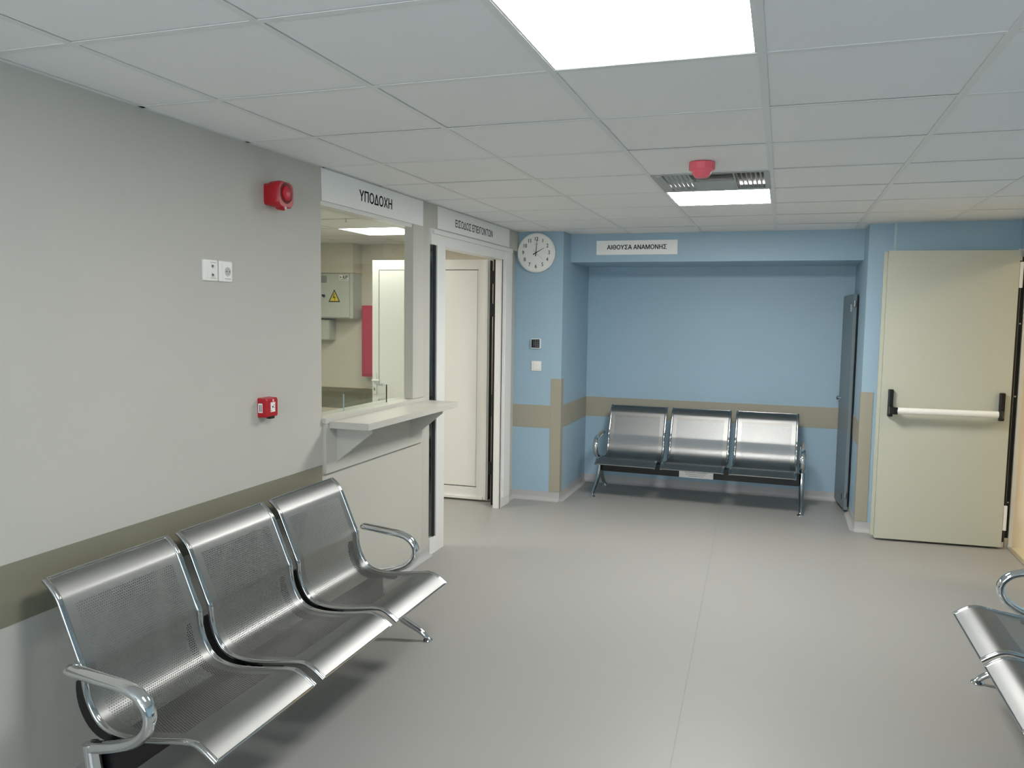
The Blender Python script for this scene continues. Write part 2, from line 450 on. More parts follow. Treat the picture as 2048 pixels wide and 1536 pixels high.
# window behind the camera, cool daylight
w1 = struct(empty('window_1', (1.2, Y0, .9)), 'window behind the camera letting in cool daylight')
box('window_frame', white_al, w1, -1.0, 0, 0, 1.0, .05, .06); box('window_frame', white_al, w1, -1.0, 0, 1.14, 1.0, .05, 1.2)
for x in (-1.0, -.03, .94): box('window_frame', white_al, w1, x, 0, .06, x+.06, .05, 1.14)
for x in (-.94, .03): box('pane', day_m, w1, x, .01, .06, x+.91, .02, 1.14)

# ------------------------------------------------------------------ air vent
v = empty('ceiling_vent', (1.5, 2.71, H)); tag(v, 'square four-way ceiling air vent with grey louvres beside the light', 'vent')
hx, hy = .294, .284
bm = bmesh.new()
for q in ((-hx, -hy, hx, -hy+.022), (-hx, hy-.03, hx, hy), (-hx, -hy+.022, -hx+.055, hy-.03), (hx-.03, -hy+.022, hx, hy-.03)):
    bm_box(bm, q[0], q[1], -.001, q[2], q[3], .012)
obj('frame', bm, vent_m, v, .001, seg=1)
box('plenum_box', vent_dark, v, -hx, -hy, .04, hx, hy, .044)
def slat(along, c, a, b, tilt, w=.020):
    """thin inclined blade; along='y' or 'x' gives its run"""
    bm = bmesh.new()
    dx, dz = w*math.cos(tilt)/2, w*math.sin(tilt)/2; th = .0012
    pts = [(c-dx, .007-dz), (c+dx, .007+dz), (c+dx, .007+dz+th), (c-dx, .007-dz+th)]
    bm_prism(bm, pts, 1 if along == 'y' else 0, a, b)
    return obj('slat', bm, vent_m, v)
for i in range(6): slat('y', -hx+.070+i*.0235, -hy+.022, hy-.03, math.radians(30), .0165)
for i in range(6): slat('y', hx-.047-i*.0235, -hy+.022, hy-.03, math.radians(128))
for i in range(4): slat('x', -hy+.045+i*.052, -.10, .115, math.radians(10), .047)
box('divider', vent_m, v, -.106, -hy+.022, -.001, -.100, hy-.03, .03)
box('divider', vent_m, v, .115, -hy+.022, -.001, .121, hy-.03, .03)
box('centre_panel', vent_m, v, -.1, -.02, .002, .115, hy-.03, .006)
box('corner_bracket', white_al, v, -hx+.030, -hy+.03, -.003, -hx+.045, -hy+.04, 0)

# smoke detector
t = empty('smoke_detector', (1.497, 2.133, H)); tag(t, 'round red fire detector on the ceiling in front of the vent', 'smoke detector')
bm = bmesh.new(); bm_lathe(bm, [(.058, 0), (.060, -.004), (.060, -.034), (.056, -.037), (.050, -.038)], seg=10); obj('base', bm, red2_m, t)
bm = bmesh.new(); bm_lathe(bm, [(.048, -.036), (.047, -.040), (.038, -.060), (.031, -.068), (.015, -.071)], seg=24); obj('sensor_head', bm, red2_m, t, smooth=True)
t = empty('sprinkler', (-1.324, 3.739, H)); tag(t, 'tiny white ceiling sprinkler in the reception room behind the glass', 'sprinkler')
bm = bmesh.new(); bm_lathe(bm, [(.012, 0), (.012, -.004), (.006, -.006), (.006, -.024), (.010, -.027), (.010, -.029)], seg=14); obj('nozzle', bm, white_al, t)

# ------------------------------------------------------------------ reception window
w2 = struct(empty('window_2', (0, 0, 0)), 'reception window with a clear glass pane and pass-through')
GX = -.385
yh0, yh1, zt = 2.095, 2.600, 1.197
# glass pane with hatch cut out
bm = bmesh.new()
pts = [(1.79, 1.085), (yh0, 1.085), (yh0, zt-.014), (yh0+.005, zt-.004), (yh0+.015, zt), (yh1, zt), (yh1, 1.085), (2.915, 1.085), (2.915, 2.185), (1.79, 2.185)]
bm_prism(bm, pts, 0, GX-.003, GX+.003)
bmesh.ops.triangulate(bm, faces=[f for f in bm.faces if len(f.verts) > 4])
obj('pane', bm, glass_m, w2)
box('window_frame', metal_m, w2, GX-.012, 2.913, 1.085, GX+.012, 2.93, 2.185)
box('glazing_gasket', gasket, w2, GX+.012, 2.918, 1.085, GX+.016, 2.926, 2.185)
box('window_frame', white_al, w2, XL-.10, 2.93, 1.085, XL-.012, 2.985, 2.185)
box('window_frame', white_al, w2, XL-.10, 1.785, 2.165, XL-.002, 2.985, 2.187)
box('casing', white_pl, w2, XL-.05, 2.835, 1.09, XL+.008, 2.987, 2.187)
box('hatch_edge', bluegrey, w2, GX-.0032, yh0-.0005, 1.085, GX+.0032, yh0+.0005, zt-.014)
box('hatch_edge', gasket, w2, GX-.0035, yh1-.0005, 1.085, GX+.0035, yh1+.001, zt)
box('window_sill', white_pl, w2, XL-.14, 1.787, 1.06, XL+.022, 3.0, 1.088, bevel=.002)

# counter shelf
sh = empty('counter_shelf', (XL, 2.4, .80)); tag(sh, 'off-white wall-mounted counter shelf below the reception window', 'shelf')
def rel(o, root):   # keep world placement of a child built in world coordinates
    o.location = -Vector(root.location); return o
rel(box('back_board', white_pl, sh, XL, 1.795, .798, XL+.018, 2.972, 1.059, bevel=.001, seg=1), sh)
rel(box('shelf_top', white_pl, sh, XL+.018, 1.825, 1.032, -.082, 3.005, 1.068, bevel=.0015, seg=1), sh)
for y in (1.90, 2.80):
    bm = bmesh.new(); bm_prism(bm, [(XL+.018, 1.032), (XL+.018, .846), (-.105, 1.012), (-.105, 1.032)], 1, y, y+.018)
    rel(obj('support_bracket', bm, white_pl, sh), sh)

# ------------------------------------------------------------------ signs
def wall_sign_x(y0, y1, z0, z1, s, ty, tz, size, sx, label, thick=.006, bold=.0018):
    t = empty('sign', (XL, (y0+y1)/2, z0)); tag(t, label, 'sign')
    rel(box('sign_panel', sign_m, t, XL+.0005, y0, z0, XL+thick, y1, z1, bevel=.001, seg=1), t)
    for o_ in words(s, ink, t, size, lambda c: on_wall_x(XL+thick, c, tz), ty, sx, bold): rel(o_, t)
    for yy in (y0+.11, y1-.08):
        bm = bmesh.new(); bm_lathe(bm, [(.003, XL+thick), (.003, XL+thick+.001)], 'x', (0, yy, z0+(z1-z0)*.5), 8); rel(obj('screw', bm, white_al, t), t)
wall_sign_x(1.790, 2.985, 2.187, H-.003, 'ΥΠΟΔΟΧΗ', 2.36, 2.262, .078, 1.0, 'long white sign reading ΥΠΟΔΟΧΗ above the reception window')
wall_sign_x(3.218, 4.70, 2.197, H-.003, 'ΕΙΣΟΔΟΣ ΕΠΕΙΓΟΝΤΩΝ', 3.90, 2.262, .070, .99, 'long white sign reading ΕΙΣΟΔΟΣ ΕΠΕΙΓΟΝΤΩΝ above the emergency entrance', bold=.0010)
t = empty('sign', (.66, YM, 2.167)); tag(t, 'white sign reading ΑΙΘΟΥΣΑ ΑΝΑΜΟΝΗΣ on the blue beam', 'sign')
rel(box('sign_panel', sign_m, t, .308, YM-.006, 2.167, 1.010, YM-.0005, 2.290, bevel=.001, seg=1), t)
for o_ in words('ΑΙΘΟΥΣΑ ΑΝΑΜΟΝΗΣ', ink, t, .052, lambda c: on_wall_y(c, YM-.006, 2.229), .661, .93, .0014): rel(o_, t)

# ------------------------------------------------------------------ emergency door (white aluminium) with sidelight
d1 = struct(empty('door_1', (0, 0, 0)), 'white framed emergency entrance with an open leaf')
FX0, FX1 = XL-.085, XL+.012
box('door_frame', white_al, d1, FX0, 3.100, .0, FX1, 3.200, .11)
box('door_frame', white_al, d1, FX0, 3.200, 0, FX1, 3.335, 2.19, bevel=.002)
box('door_frame', white_al, d1, FX0, 3.335, 2.085, FX1, 4.53, 2.19, bevel=.002)
box('door_frame', white_al, d1, FX0, 3.100, 2.085, FX1, 3.200, 2.19)
box('door_frame', white_al, d1, XL-.055, 4.53, 0, FX1, 4.765, 2.19, bevel=.003)
box('seal_or_gap_shade', gasket, d1, XL-.105, 4.62, .0, XL-.062, 4.76, 2.10)  # black filler standing in for the shade in the hinge gap, not a seal
box('frame_moulding', white_al, d1, FX1, 4.575, .08, FX1+.012, 4.735, 2.17, bevel=.003)
box('ledge_bar', white_al, d1, FX1, 3.110, 2.155, FX1+.016, 4.735, 2.183, bevel=.002)
box('sidelight_pane', glass_dark, d1, XL-.006, 3.104, .11, XL-.003, 3.200, 2.085)
box('blind', mat('grey_blind', (120, 124, 120), .5), d1, XL-.03, 3.106, .11, XL-.026, 3.200, 2.085)
box('seal_or_gap_shade', gasket, d1, XL-.0028, 3.168, .11, XL+.002, 3.1998, 2.085)
box('seal_or_gap_shade', gasket, d1, FX1-.006, 4.5265, 0, FX1-.001, 4.5295, 2.085)
box('stop_bead', white_al, d1, XL-.05, 4.522, .0, FX1-.016, 4.53, 2.085, bevel=.002)
for z in (.32, 1.0, 1.74):
    bm = bmesh.new(); bm_lathe(bm, [(.004, 4.49-.0012), (.004, 4.4905)], 'y', (XL-.06, 0, z), 8)
    bmesh.ops.translate(bm, verts=bm.verts[:], vec=(0.02, 2*4.49+.031, 0)); obj('screw', bm, metal_m, d1)

lf = empty('door_leaf', (-.50, 4.74, 0), math.radians(1.5)); tag(lf, 'white panelled door leaf standing open inside the reception doorway', 'door')
# local: leaf runs along -X from hinge; front face y=-.03
LW = 1.11
box('slab', white_pvc, lf, -LW, -.028, .014, 0, .03, 2.10, bevel=.003)
a0, a1, b0, b1 = -LW+.065, -.105, .125, 2.015
box('panel', white_pvc, lf, a0+.006, -.033, b0+.006, a1-.006, -.0285, b1-.006, bevel=.002)
for q in ((a0, b0, a1, b0+.005), (a0, b1-.005, a1, b1), (a0, b0, a0+.005, b1)):
    box('groove', gasket, lf, q[0], -.0300, q[1], q[2], -.0282, q[3])
box('edge_profile', white_pvc, lf, -.040, -.042, .02, -.012, -.0285, 2.095, bevel=.004)
box('drip_bar', white_pvc, lf, -LW, -.044, .016, -.045, -.0285, .042, bevel=.005)
box('seal', gasket, lf, .001, -.03, .02, .006, .03, 2.09)
hp = box('handle_plate', white_al, lf, -LW+.008, -.038, .90, -LW+.045, -.0285, 1.10, bevel=.003)
bm = bmesh.new(); bm_sweep(bm, [(-LW+.026, -.03, 1.03), (-LW+.026, -.075, 1.03), (-LW+.028, -.082, 1.03), (-LW+.0, -.082, 1.03), (-LW-.0+.12-.01, -.082, 1.03)][:3] + [(-LW+.10, -.084, 1.03)], .011, .011, 10, side=Vector((0, 0, 1)))
obj('lever', bm, white_al, hp, smooth=True)
box('keyhole', gasket, hp, -LW+.022, -.0395, .935, -LW+.030, -.0381, .960)
box('lock_cover', white_pvc, lf, a0-.0, -.040, .86, a0+.075, -.0335, 1.00, bevel=.002)
for z in (1.95, 1.67, .30):
    hg = box('hinge', gasket, lf, .007, -.04, z-.055, .050, -.012, z+.055, bevel=.003)

# ------------------------------------------------------------------ things on the left wall
t = empty('alarm_sounder', (XL, 1.37, 2.15)); tag(t, 'red fire alarm sounder high on the left wall', 'alarm')
def rrect(w, h, r, seg=5):
    P = []
    for cx, cy, a0 in ((w-r, h-r, 0), (-w+r, h-r, 90), (-w+r, -h+r, 180), (w-r, -h+r, 270)):
        for s in range(seg+1):
            an = math.radians(a0+90*s/seg); P.append((cx+r*math.cos(an), cy+r*math.sin(an)))
    return P
def bm_loft_x(bm, secs):
    """secs: list of (x, outline pts yz)"""
    R = [[bm.verts.new((x, p[0], p[1])) for p in pts] for x, pts in secs]
    n_ = len(R[0])
    for a, b in zip(R[:-1], R[1:]):
        for i in range(n_): bm.faces.new((a[i], a[(i+1) % n_], b[(i+1) % n_], b[i]))
    bm.faces.new(R[0]); bm.faces.new(R[-1][::-1])
bm = bmesh.new(); bm_loft_x(bm, [(0, rrect(.050, .047, .015)), (.018, rrect(.051, .048, .018)), (.030, rrect(.057, .056, .026)), (.075, rrect(.060, .058, .028)), (.083, rrect(.055, .053, .028))])
obj('housing', bm, red_m, t, smooth=True)
bm = bmesh.new(); N_ = 28
prof = [(.046, .0832), (.044, .086), (.038, .085), (.034, .0835)]
bm_lathe(bm, prof, 'x', (0, 0, .006), N_); obj('rim', bm, mat('dark_red', (110, 12, 22), .4), t, smooth=True)
bm = bmesh.new(); bm_lathe(bm, [(.033, .083), (.033, .089), (.028, .093), (.008, .095)], 'x', (0, 0, .006), N_); obj('horn_disc', bm, mat('red_disc', (196, 30, 52), .35), t, smooth=True)
bm = bmesh.new(); bm_loft_x(bm, [(.04, [(-.012, -.05), (-.022, -.05), (-.022, -.060), (-.010, -.066), (.006, -.060), (.006, -.05)]), (.082, [(-.012, -.045), (-.022, -.045), (-.022, -.060), (-.010, -.072), (.006, -.060), (.006, -.045)])])
obj('lamp_tab', bm, red_m, t)
bm = bmesh.new(); bm_lathe(bm, [(.007, .083), (.007, .086), (.003, .088)], 'x', (0, -.009, -.060), 12); obj('indicator_lens', bm, glass_lens, t)

t = empty('fire_call_point', (XL, 1.300, 1.197)); tag(t, 'small red manual fire call point box on the left wall', 'call point')
bm = bmesh.new(); bm_loft_x(bm, [(0, rrect(.044, .044, .005, 2)), (.042, rrect(.043, .043, .006, 2)), (.048, rrect(.038, .039, .006, 2))])
obj('housing', bm, red_m, t)
box('front_plate', switch_m, t, .0482, -.015, -.020, .0495, .018, .024)
bm = bmesh.new(); bm_lathe(bm, [(.0045, .0496), (.0045, .0505)], 'x', (0, .0, .003), 10); obj('press_dot', bm, ink, t)
for z, yy in ((.010, .010), (-.002, .012)): box('arrow_mark', grey_ink, t, .0496, yy-.002, z-.002, .0499, yy+.002, z+.003)
box('corner_mark', grey_ink, t, .0496, -.014, -.016, .0499, -.006, -.013)
bm = bmesh.new(); bm_lathe(bm, [(.006, .048), (.006, .0495)], 'x', (0, .004, .032), 12); obj('indicator_lens', bm, glass_lens, t)
box('test_tab', gasket, t, .030, -.020, -.050, .050, .012, -.038)
sd = box('side_label', switch_m, t, .004, -.0449, -.022, .026, -.0438, .020)
for x in (.010, .018): box('label_print', ink, t, x, -.0453, -.017, x+.0035, -.0449, .014)

def wallplate_x(name, y, z, label, cat, inner):
    t = empty(name, (XL, y, z)); tag(t, label, cat)
    bm = bmesh.new(); bm_loft_x(bm, [(0, rrect(.0425, .0425, .004, 2)), (.007, rrect(.0425, .0425, .004, 2)), (.009, rrect(.040, .040, .004, 2))])
    obj('cover_plate', bm, switch_m, t); inner(t); return t
def in_tv(t):
    box('insert', switch_m, t, .0091, -.022, -.034, .0105, .036, .034, bevel=.0005, seg=1)
    for z in (.018, -.018):
        bm = bmesh.new(); bm_lathe(bm, [(.0095, .0106), (.0095, .0118), (.0075, .0122)], 'x', (0, .010, z), 16); r_o = obj('port_ring', bm, metal_m, t)
        bm = bmesh.new(); bm_lathe(bm, [(.0048, .0123), (.0048, .0128)], 'x', (0, .008, z), 12); obj('port', bm, black_m, t)
    for z in (.031, -.032): box('print_line', grey_ink, t, .0106, -.006, z, .0109, .028, z+.0016)
def in_sch(t):
    box('insert', switch_m, t, .0091, -.022, -.034, .0105, .036, .034, bevel=.0005, seg=1)
    bm = bmesh.new(); bm_lathe(bm, [(.0200, .0106), (.0198, .0116), (.0180, .0118)], 'x', (0, .010, 0), 24); obj('socket_ring', bm, mat('socket_shade', (205, 203, 197), .3), t)
    bm = bmesh.new(); bm_lathe(bm, [(.0165, .0119), (.0165, .0122)], 'x', (0, .010, 0), 24); obj('socket_well', bm, mat('socket_well', (176, 175, 170), .4), t)
    for y in (.0010, .019):
        bm = bmesh.new(); bm_lathe(bm, [(.0028, .0123), (.0028, .0127)], 'x', (0, y, 0), 10); obj('pin_hole', bm, black_m, t)
    for z in (.016, -.0185): box('earth_clip', metal_m, t, .0123, .007, z, .0128, .013, z+.0025)
    box('print_line', grey_ink, t, .0106, -.010, -.031, .0109, .030, -.0292)
wallplate_x('aerial_outlet', .951, 1.791, 'white twin-port aerial outlet, left of the pair on the left wall', 'outlet', in_tv)
wallplate_x('power_socket', 1.043, 1.791, 'white round power socket, right of the pair on the left wall', 'socket', in_sch)

# ------------------------------------------------------------------ things on the column
ck = empty('wall_clock', (-.160, YC, 2.170)); tag(ck, 'round white wall clock showing two o\'clock on the blue column', 'clock')
bm = bmesh.new(); bm_lathe(bm, [(.150, 0), (.168, .004), (.170, .020), (.168, .032), (.160, .036), (.156, .031)], 'y', (0, 0, 0), 64); obj('rim', bm, switch_m, ck, smooth=True)
bm = bmesh.new(); bm_lathe(bm, [(.157, .031), (.157, .0325)], 'y', (0, 0, 0), 64); face = obj('dial', bm, mat('dial_white', (240, 240, 234), .5), ck)
for h in range(1, 13):
    an = math.radians(90-30*h); r = .117
    text('numeral', str(h), ink, face, .046, on_wall_y(r*math.cos(an), -.0326, r*math.sin(an)), .82, depth=.0003, bold=.0006)
def hand(name, ang, l0, l1, w, y, m=ink):
    an = math.radians(90-ang); d = Vector((math.cos(an), 0, math.sin(an))); s = Vector((-d.z, 0, d.x))
    bm = bmesh.new(); P = [d*-l0+s*w*1.6, d*-l0-s*w*1.6, d*l1-s*w*.45, d*l1+s*w*.45]
    vs = [bm.verts.new(p+Vector((0, y, 0))) for p in P] + [bm.verts.new(p+Vector((0, y-.001, 0))) for p in P]
    for f in ((0, 1, 2, 3), (7, 6, 5, 4), (0, 4, 5, 1), (1, 5, 6, 2), (2, 6, 7, 3), (3, 7, 4, 0)): bm.faces.new([vs[i] for i in f])
    return obj(name, bm, m, ck)
hand('hour_hand', 60.5, .030, .085, .0028, -.035); hand('minute_hand', 4, .030, .122, .0024, -.037); hand('second_hand', 133, .03, .10, .0008, -.039, grey_ink)
bm = bmesh.new(); bm_lathe(bm, [(.005, .0325), (.005, .040)], 'y', (0, 0, 0), 12); obj('hub', bm, ink, ck)
box('dial_mark', grey_ink, face, -.018, -.0330, .071, .018, -.0326, .073)
# cover glass left out of the dial is flat and clear
kp = empty('door_keypad', (-.154, YC, 1.386)); tag(kp, 'small black keypad with white frame on the blue column', 'keypad')
box('frame', white_al, kp, -.044, -.022, -.043, .044, 0, .043, bevel=.004)
fp = box('key_panel', keypad_m, kp, -.037, -.0245, -.036, .037, -.0222, .036, bevel=.0008, seg=1)
for r in range(4):
    for c in range(3):
        x, z = -.014+c*.0145, .023-r*.0150
        text('key_digit', ['123', '456', '789', '*0#'][r][c], mat('key_white', (215, 225, 232), .5), fp, .0125, on_wall_y(x, -.0248, z), 1, depth=.0002)
    box('key_mark', MATS['key_white'], fp, .0235, -.0249, .021-r*.0150, .030, -.0246, .025-r*.0150)
sw = empty('light_switch', (-.148, YC, 1.189)); tag(sw, 'white square switch plate below the keypad on the blue column', 'switch')
box('cover_plate', switch_m, sw, -.044, -.010, -.043, .044, 0, .043, bevel=.003)
box('rocker', switch_m, sw, -.022, -.0145, -.030, .030, -.0102, .030, bevel=.002)
bm = bmesh.new(); bm_lathe(bm, [(.0028, .0146), (.0028, .0150)], 'y', (0, 0, .002), 10); obj('indicator', bm, grey_ink, sw)

# ------------------------------------------------------------------ grey steel door at the niche's right side
d2 = struct(empty('door_2', (2.468, 5.455, 0), math.radians(6.0)), 'grey-blue steel door standing against the niche right side')
# local: leaf runs along +Y, visible face looks to -X
bm = bmesh.new(); bm_prism(bm, [(0, .03), (.44, .03), (.455, .05), (.455, 1.815), (.44, 1.838), (0, 1.845)], 0, -.035, 0)
obj('door_slab', bm, steeldoor, d2, .002, seg=1)
bm = bmesh.new(); bm_lathe(bm, [(.008, 0), (.008, .012), (.018, .016), (.020, .026), (.012, .034)], 'x', (0, 0, 0), 16)
for q in bm.verts: q.co.x = -q.co.x - .035; q.co.y += .40; q.co.z += .945
obj('door_knob', bm, chrome, d2, smooth=True)
box('latch_plate', metal_m, d2, -.040, .085, 1.70, -.0352, .105, 1.76); box('lower_plate', gasket, d2, -.038, .10, .10, -.0352, .112, .15)
box('vertical_seal', gasket, d2, -.010, -.008, .06, -.001, -.0005, 1.84)
for z in (.14, 1.74):
    bm = bmesh.new(); bm_lathe(bm, [(.008, z), (.008, z+.05)], 'z', (-.028, -.016, 0), 10); obj('hinge', bm, metal_m, d2)

# ------------------------------------------------------------------ fire door with panic bar
fd = empty('fire_door', (3.435, 4.755, 0), math.radians(4.0)); tag(fd, 'large pale grey fire door standing open with a white push bar', 'door')
FW = .848
bm = bmesh.new()
bm_prism(bm, [(-FW, -.045), (-.002, -.045), (-.002, .012), (-FW+.018, .012), (-FW+.018, -.003), (-FW, -.003)], 2, .016, 2.132)
obj('slab', bm, leaf_m, fd, .0025)
box('edge_fold', leaf_m, fd, -FW-.024, -.018, .030, -FW-.0005, .010, 2.128, bevel=.003)
for x in (-FW+.060, -.062):
    br = box('end_bracket', black_m, fd, x-.018, -.075, .930, x+.018, -.0455, 1.130, bevel=.010)
    bm = bmesh.new(); s_ = 1 if x < -.4 else -1
    bm_prism(bm, [(x-.015, -.074), (x+.015, -.074), (x+.015+s_*.022, -.135), (x+s_*.012, -.140), (x-.012, -.120)], 2, .955, 1.005)
    obj('bar_arm', bm, black_m, br)
bm = bmesh.new(); bm_sweep(bm, [(-FW+.095, -.118, .980), (-.098, -.118, .980)], .019, .024, 16, side=Vector((0, 1, 0))); obj('push_bar', bm, white_pvc, fd, smooth=True)
for z in (.20, 1.93):
    hg = box('hinge', white_al, fd, .0, -.046, z-.06, .022, -.030, z+.12, bevel=.003)
box('seal_or_gap_shade', gasket, fd, .002, -.020, .05, .018, .010, 2.06)
# frame of the doorway
d3 = struct(empty('door_3', (0, 0, 0)), 'grey metal frame of the right doorway')
box('door_frame', white_al, d3, 3.446, 4.788, .0, 3.468, 4.829, 2.145, bevel=.002)
box('door_frame', white_al, d3, 3.494, 4.780, .0, 3.521, 4.829, 2.145, bevel=.002)
box('frame_foot', metal_m, d3, 3.469, 4.785, 0, 3.493, 4.829, .07)
box('seal_or_gap_shade', gasket, d3, 3.469, 4.800, .07, 3.493, 4.829, 2.145)
box('door_frame', white_al, d3, XR+.002, 3.70, 2.09, 3.521, 4.778, 2.145, bevel=.002)
box('door_frame', white_al, d3, XR+.002, 3.70, .0, 3.521, 3.745, 2.09, bevel=.002)
for z in (.33, 1.10, 1.62):
    bm = bmesh.new(); bm_lathe(bm, [(.006, 0), (.006, .004)], 'y', (3.481, 4.7995, z), 10); obj('screw', bm, metal_m, d3)

# ------------------------------------------------------------------ reception room contents
bx = struct(box('trim_20', wall_room, None, XI, 5.66, 2.045, -2.364, YI, H+.1), 'boxed duct above the electrical cabinet')
t = empty('electrical_cabinet', (-2.70, YI, 1.572)); tag(t, 'grey electrical cabinet with yellow hazard triangle behind the reception glass', 'electrical cabinet')
box('body', cab_m, t, -.36, -.185, 0, .334, 0, .47)
cdoor = box('cabinet_door', cab_m, t, -.34, -.205, .012, .300, -.1855, .462, bevel=.003)
# hazard triangle on the door
def flat_poly(name, pts, y, th, m, par):
    bm = bmesh.new(); bm_prism(bm, pts, 1, y-th, y); return obj(name, bm, m, par)
tx, tz, R_ = .125, .215, .098
tri = lambda r: [(tx-r*.80, tz-r*.52), (tx+r*.80, tz-r*.52), (tx, tz+r*.98)]
flat_poly('hazard_sign', tri(.088), -.2052, .0006, ink, cdoor); flat_poly('hazard_field', tri(.066), -.2058, .0004, yellow_m, cdoor)
z0 = tz
flat_poly('lightning_mark', [(tx-.006, z0+.040), (tx+.004, z0+.040), (tx-.006, z0+.008), (tx+.014, z0+.012), (tx+.006, z0-.028), (tx+.002, z0-.028), (tx+.004, z0+.0), (tx-.018, z0-.004)], -.2062, .0003, ink, cdoor)
box('maker_label', sign_m, cdoor, .185, -.2062, .395, .292, -.2052, .450)
text('lettering', 'ILEF', ink, cdoor, .046, on_wall_y(.252, -.2063, .427), .74, depth=.0003, shear=.35, bold=.0016)
flat_poly('label_mark', [(.192, .440), (.192, .432), (.203, .427), (.192, .422), (.192, .414), (.214, .427)], -.2063, .0003, ink, cdoor)
box('print_line', grey_ink, cdoor, .192, -.2066, .401, .284, -.2062, .406)
box('paper_label', mat('faded_label', (150, 152, 145), .7), cdoor, -.06, -.2058, .370, .035, -.2052, .445)
bm = bmesh.new(); bm_lathe(bm, [(.014, .205), (.014, .216), (.011, .218)], 'y', (.0, 0, .235), 14); kn = obj('lock_knob', bm, black_m, cdoor)
bm = bmesh.new(); bm_box(bm, -.012, -.236, -.006, .022, -.218, .006); bmesh.ops.rotate(bm, verts=bm.verts[:], cent=(0, 0, 0), matrix=Matrix.Rotation(math.radians(40), 3, 'Y')); bmesh.ops.translate(bm, verts=bm.verts[:], vec=(0, 0, .235)); obj('lock_wing', bm, black_m, cdoor)
t = empty('cable_box', (-2.80, YI, 1.342)); tag(t, 'small pale box fixed to the wall below the electrical cabinet', 'box')
box('body', cab_m, t, -.16, -.13, 0, .12, 0, .212, bevel=.003); box('lid', cab_m, t, -.155, -.136, .005, .115, -.1305, .207, bevel=.002)
t = empty('hose_cabinet', (-2.0, YI, .965)); tag(t, 'tall red fire cabinet on the wall beside the open white door', 'fire cabinet')
box('body', redbox_m, t, -.30, -.12, 0, .35, 0, .745, bevel=.003)
fr = box('cabinet_door', redbox_m, t, -.275, -.135, .03, .33, -.1205, .715, bevel=.004)
box('lock_plate', metal_m, fr, .26, -.139, .34, .30, -.1352, .40)
t = empty('wall_bracket', (-2.364+.03, YI, 1.665)); tag(t, 'small grey hook on the wall right of the electrical cabinet', 'hook')
bm = bmesh.new(); bm_sweep(bm, [(0, 0, .01), (0, -.03, .008), (.004, -.05, 0), (.008, -.055, -.012)], .007, .007, 8); obj('hook_rod', bm, metal_m, t, smooth=True)
t = empty('desk', (-.80, 2.3, 0)); tag(t, 'plain white reception desk behind the window, below the sill', 'desk')
box('desk_top', white_pl, t, -.35, -.45, .70, .30, .45, .73, bevel=.002)
for x in (-.33, .26):
    for y in (-.43, .39): box('leg', metal_m, t, x, y, 0, x+.03, y+.04, .70)

# ------------------------------------------------------------------ beam benches
PROF = [(-.247, .792), (-.222, .772), (-.197, .742), (-.189, .728), (-.165, .672), (-.130, .590), (-.109, .541), (-.104, .525), (-.097, .465), (-.080, .418), (-.050, .372),
        (-.010, .350), (.050, .341), (.130, .345), (.230, .361), (.285, .370), (.315, .368), (.348, .350), (.382, .325)]
PATH2 = smooth_path([(0, a, b) for a, b in PROF], 2)
SW = .535; PITCH = .577
def arc(P):
    s = [0]
    for a, b in zip(P[:-1], P[1:]): s.append(s[-1]+(b-a).length)
    return s
ARC = arc(PATH2)
def seat_bm_mesh():
    me_bm = bmesh.new(); uvl = me_bm.loops.layers.uv.new('UVMap'); hw = SW/2-.012; th = .0022
    xs = [-hw, -hw*.5, 0, hw*.5, hw]; n_ = len(PATH2); top = []; bot = []
    for i, p in enumerate(PATH2):
        t = (PATH2[min(i+1, n_-1)]-PATH2[max(i-1, 0)]).normalized(); nr = Vector((0, t.z, -t.y))
        if nr.z < 0 and nr.y < 0: nr = -nr
        top.append([me_bm.verts.new((x, p.y, p.z)) for x in xs]); bot.append([me_bm.verts.new((x, p.y-nr.y*th, p.z-nr.z*th)) for x in xs])
    def quad(vs, uvs):
        f = me_bm.faces.new(vs)
        for l, u in zip(f.loops, uvs): l[uvl].uv = u
        f.smooth = True
    for i in range(n_-1):
        for j in range(len(xs)-1):
            u = [(xs[j], ARC[i]), (xs[j+1], ARC[i]), (xs[j+1], ARC[i+1]), (xs[j], ARC[i+1])]
            quad([top[i][j], top[i][j+1], top[i+1][j+1], top[i+1][j]], u)
    for i in (0, n_-1):      # closed ends only: the thin back skin is skipped so the holes read as open
        for j in range(len(xs)-1):
            quad([top[i][j], bot[i][j], bot[i][j+1], top[i][j+1]], [(.9, 0)]*4)
    for rowi in (0,): pass
    # rolled front and top hems give the sheet its thickness
    loose = [v_ for v_ in me_bm.verts if not v_.link_faces]
    bmesh.ops.delete(me_bm, geom=loose, context='VERTS')
    me = bpy.data.meshes.new('seat_sheet'); me_bm.to_mesh(me); me_bm.free(); me.materials.append(perf_m); return me
SEAT_ME = seat_bm_mesh()
def rail_bm(x):
    bm = bmesh.new(); P = [Vector((x, p.y, p.z-.002)) for p in PATH2]
    n_ = len(P); s = ARC
    rx = []; ry = []
    for a in s:
        k = max(0, 1-abs(a-.30)/.035)            # slight swelling where the rail is joined
        rx.append(.0115+.001*k); ry.append(.0085+.004*k)
    bm_sweep(bm, P, rx, ry, 12); return bm
def hem_bm(i):
    bm = bmesh.new(); p = PATH2[i]; bm_sweep(bm, [(-SW/2+.012, p.y, p.z), (SW/2-.012, p.y, p.z)], .004, .004, 8, side=Vector((0, 0, 1))); return bm
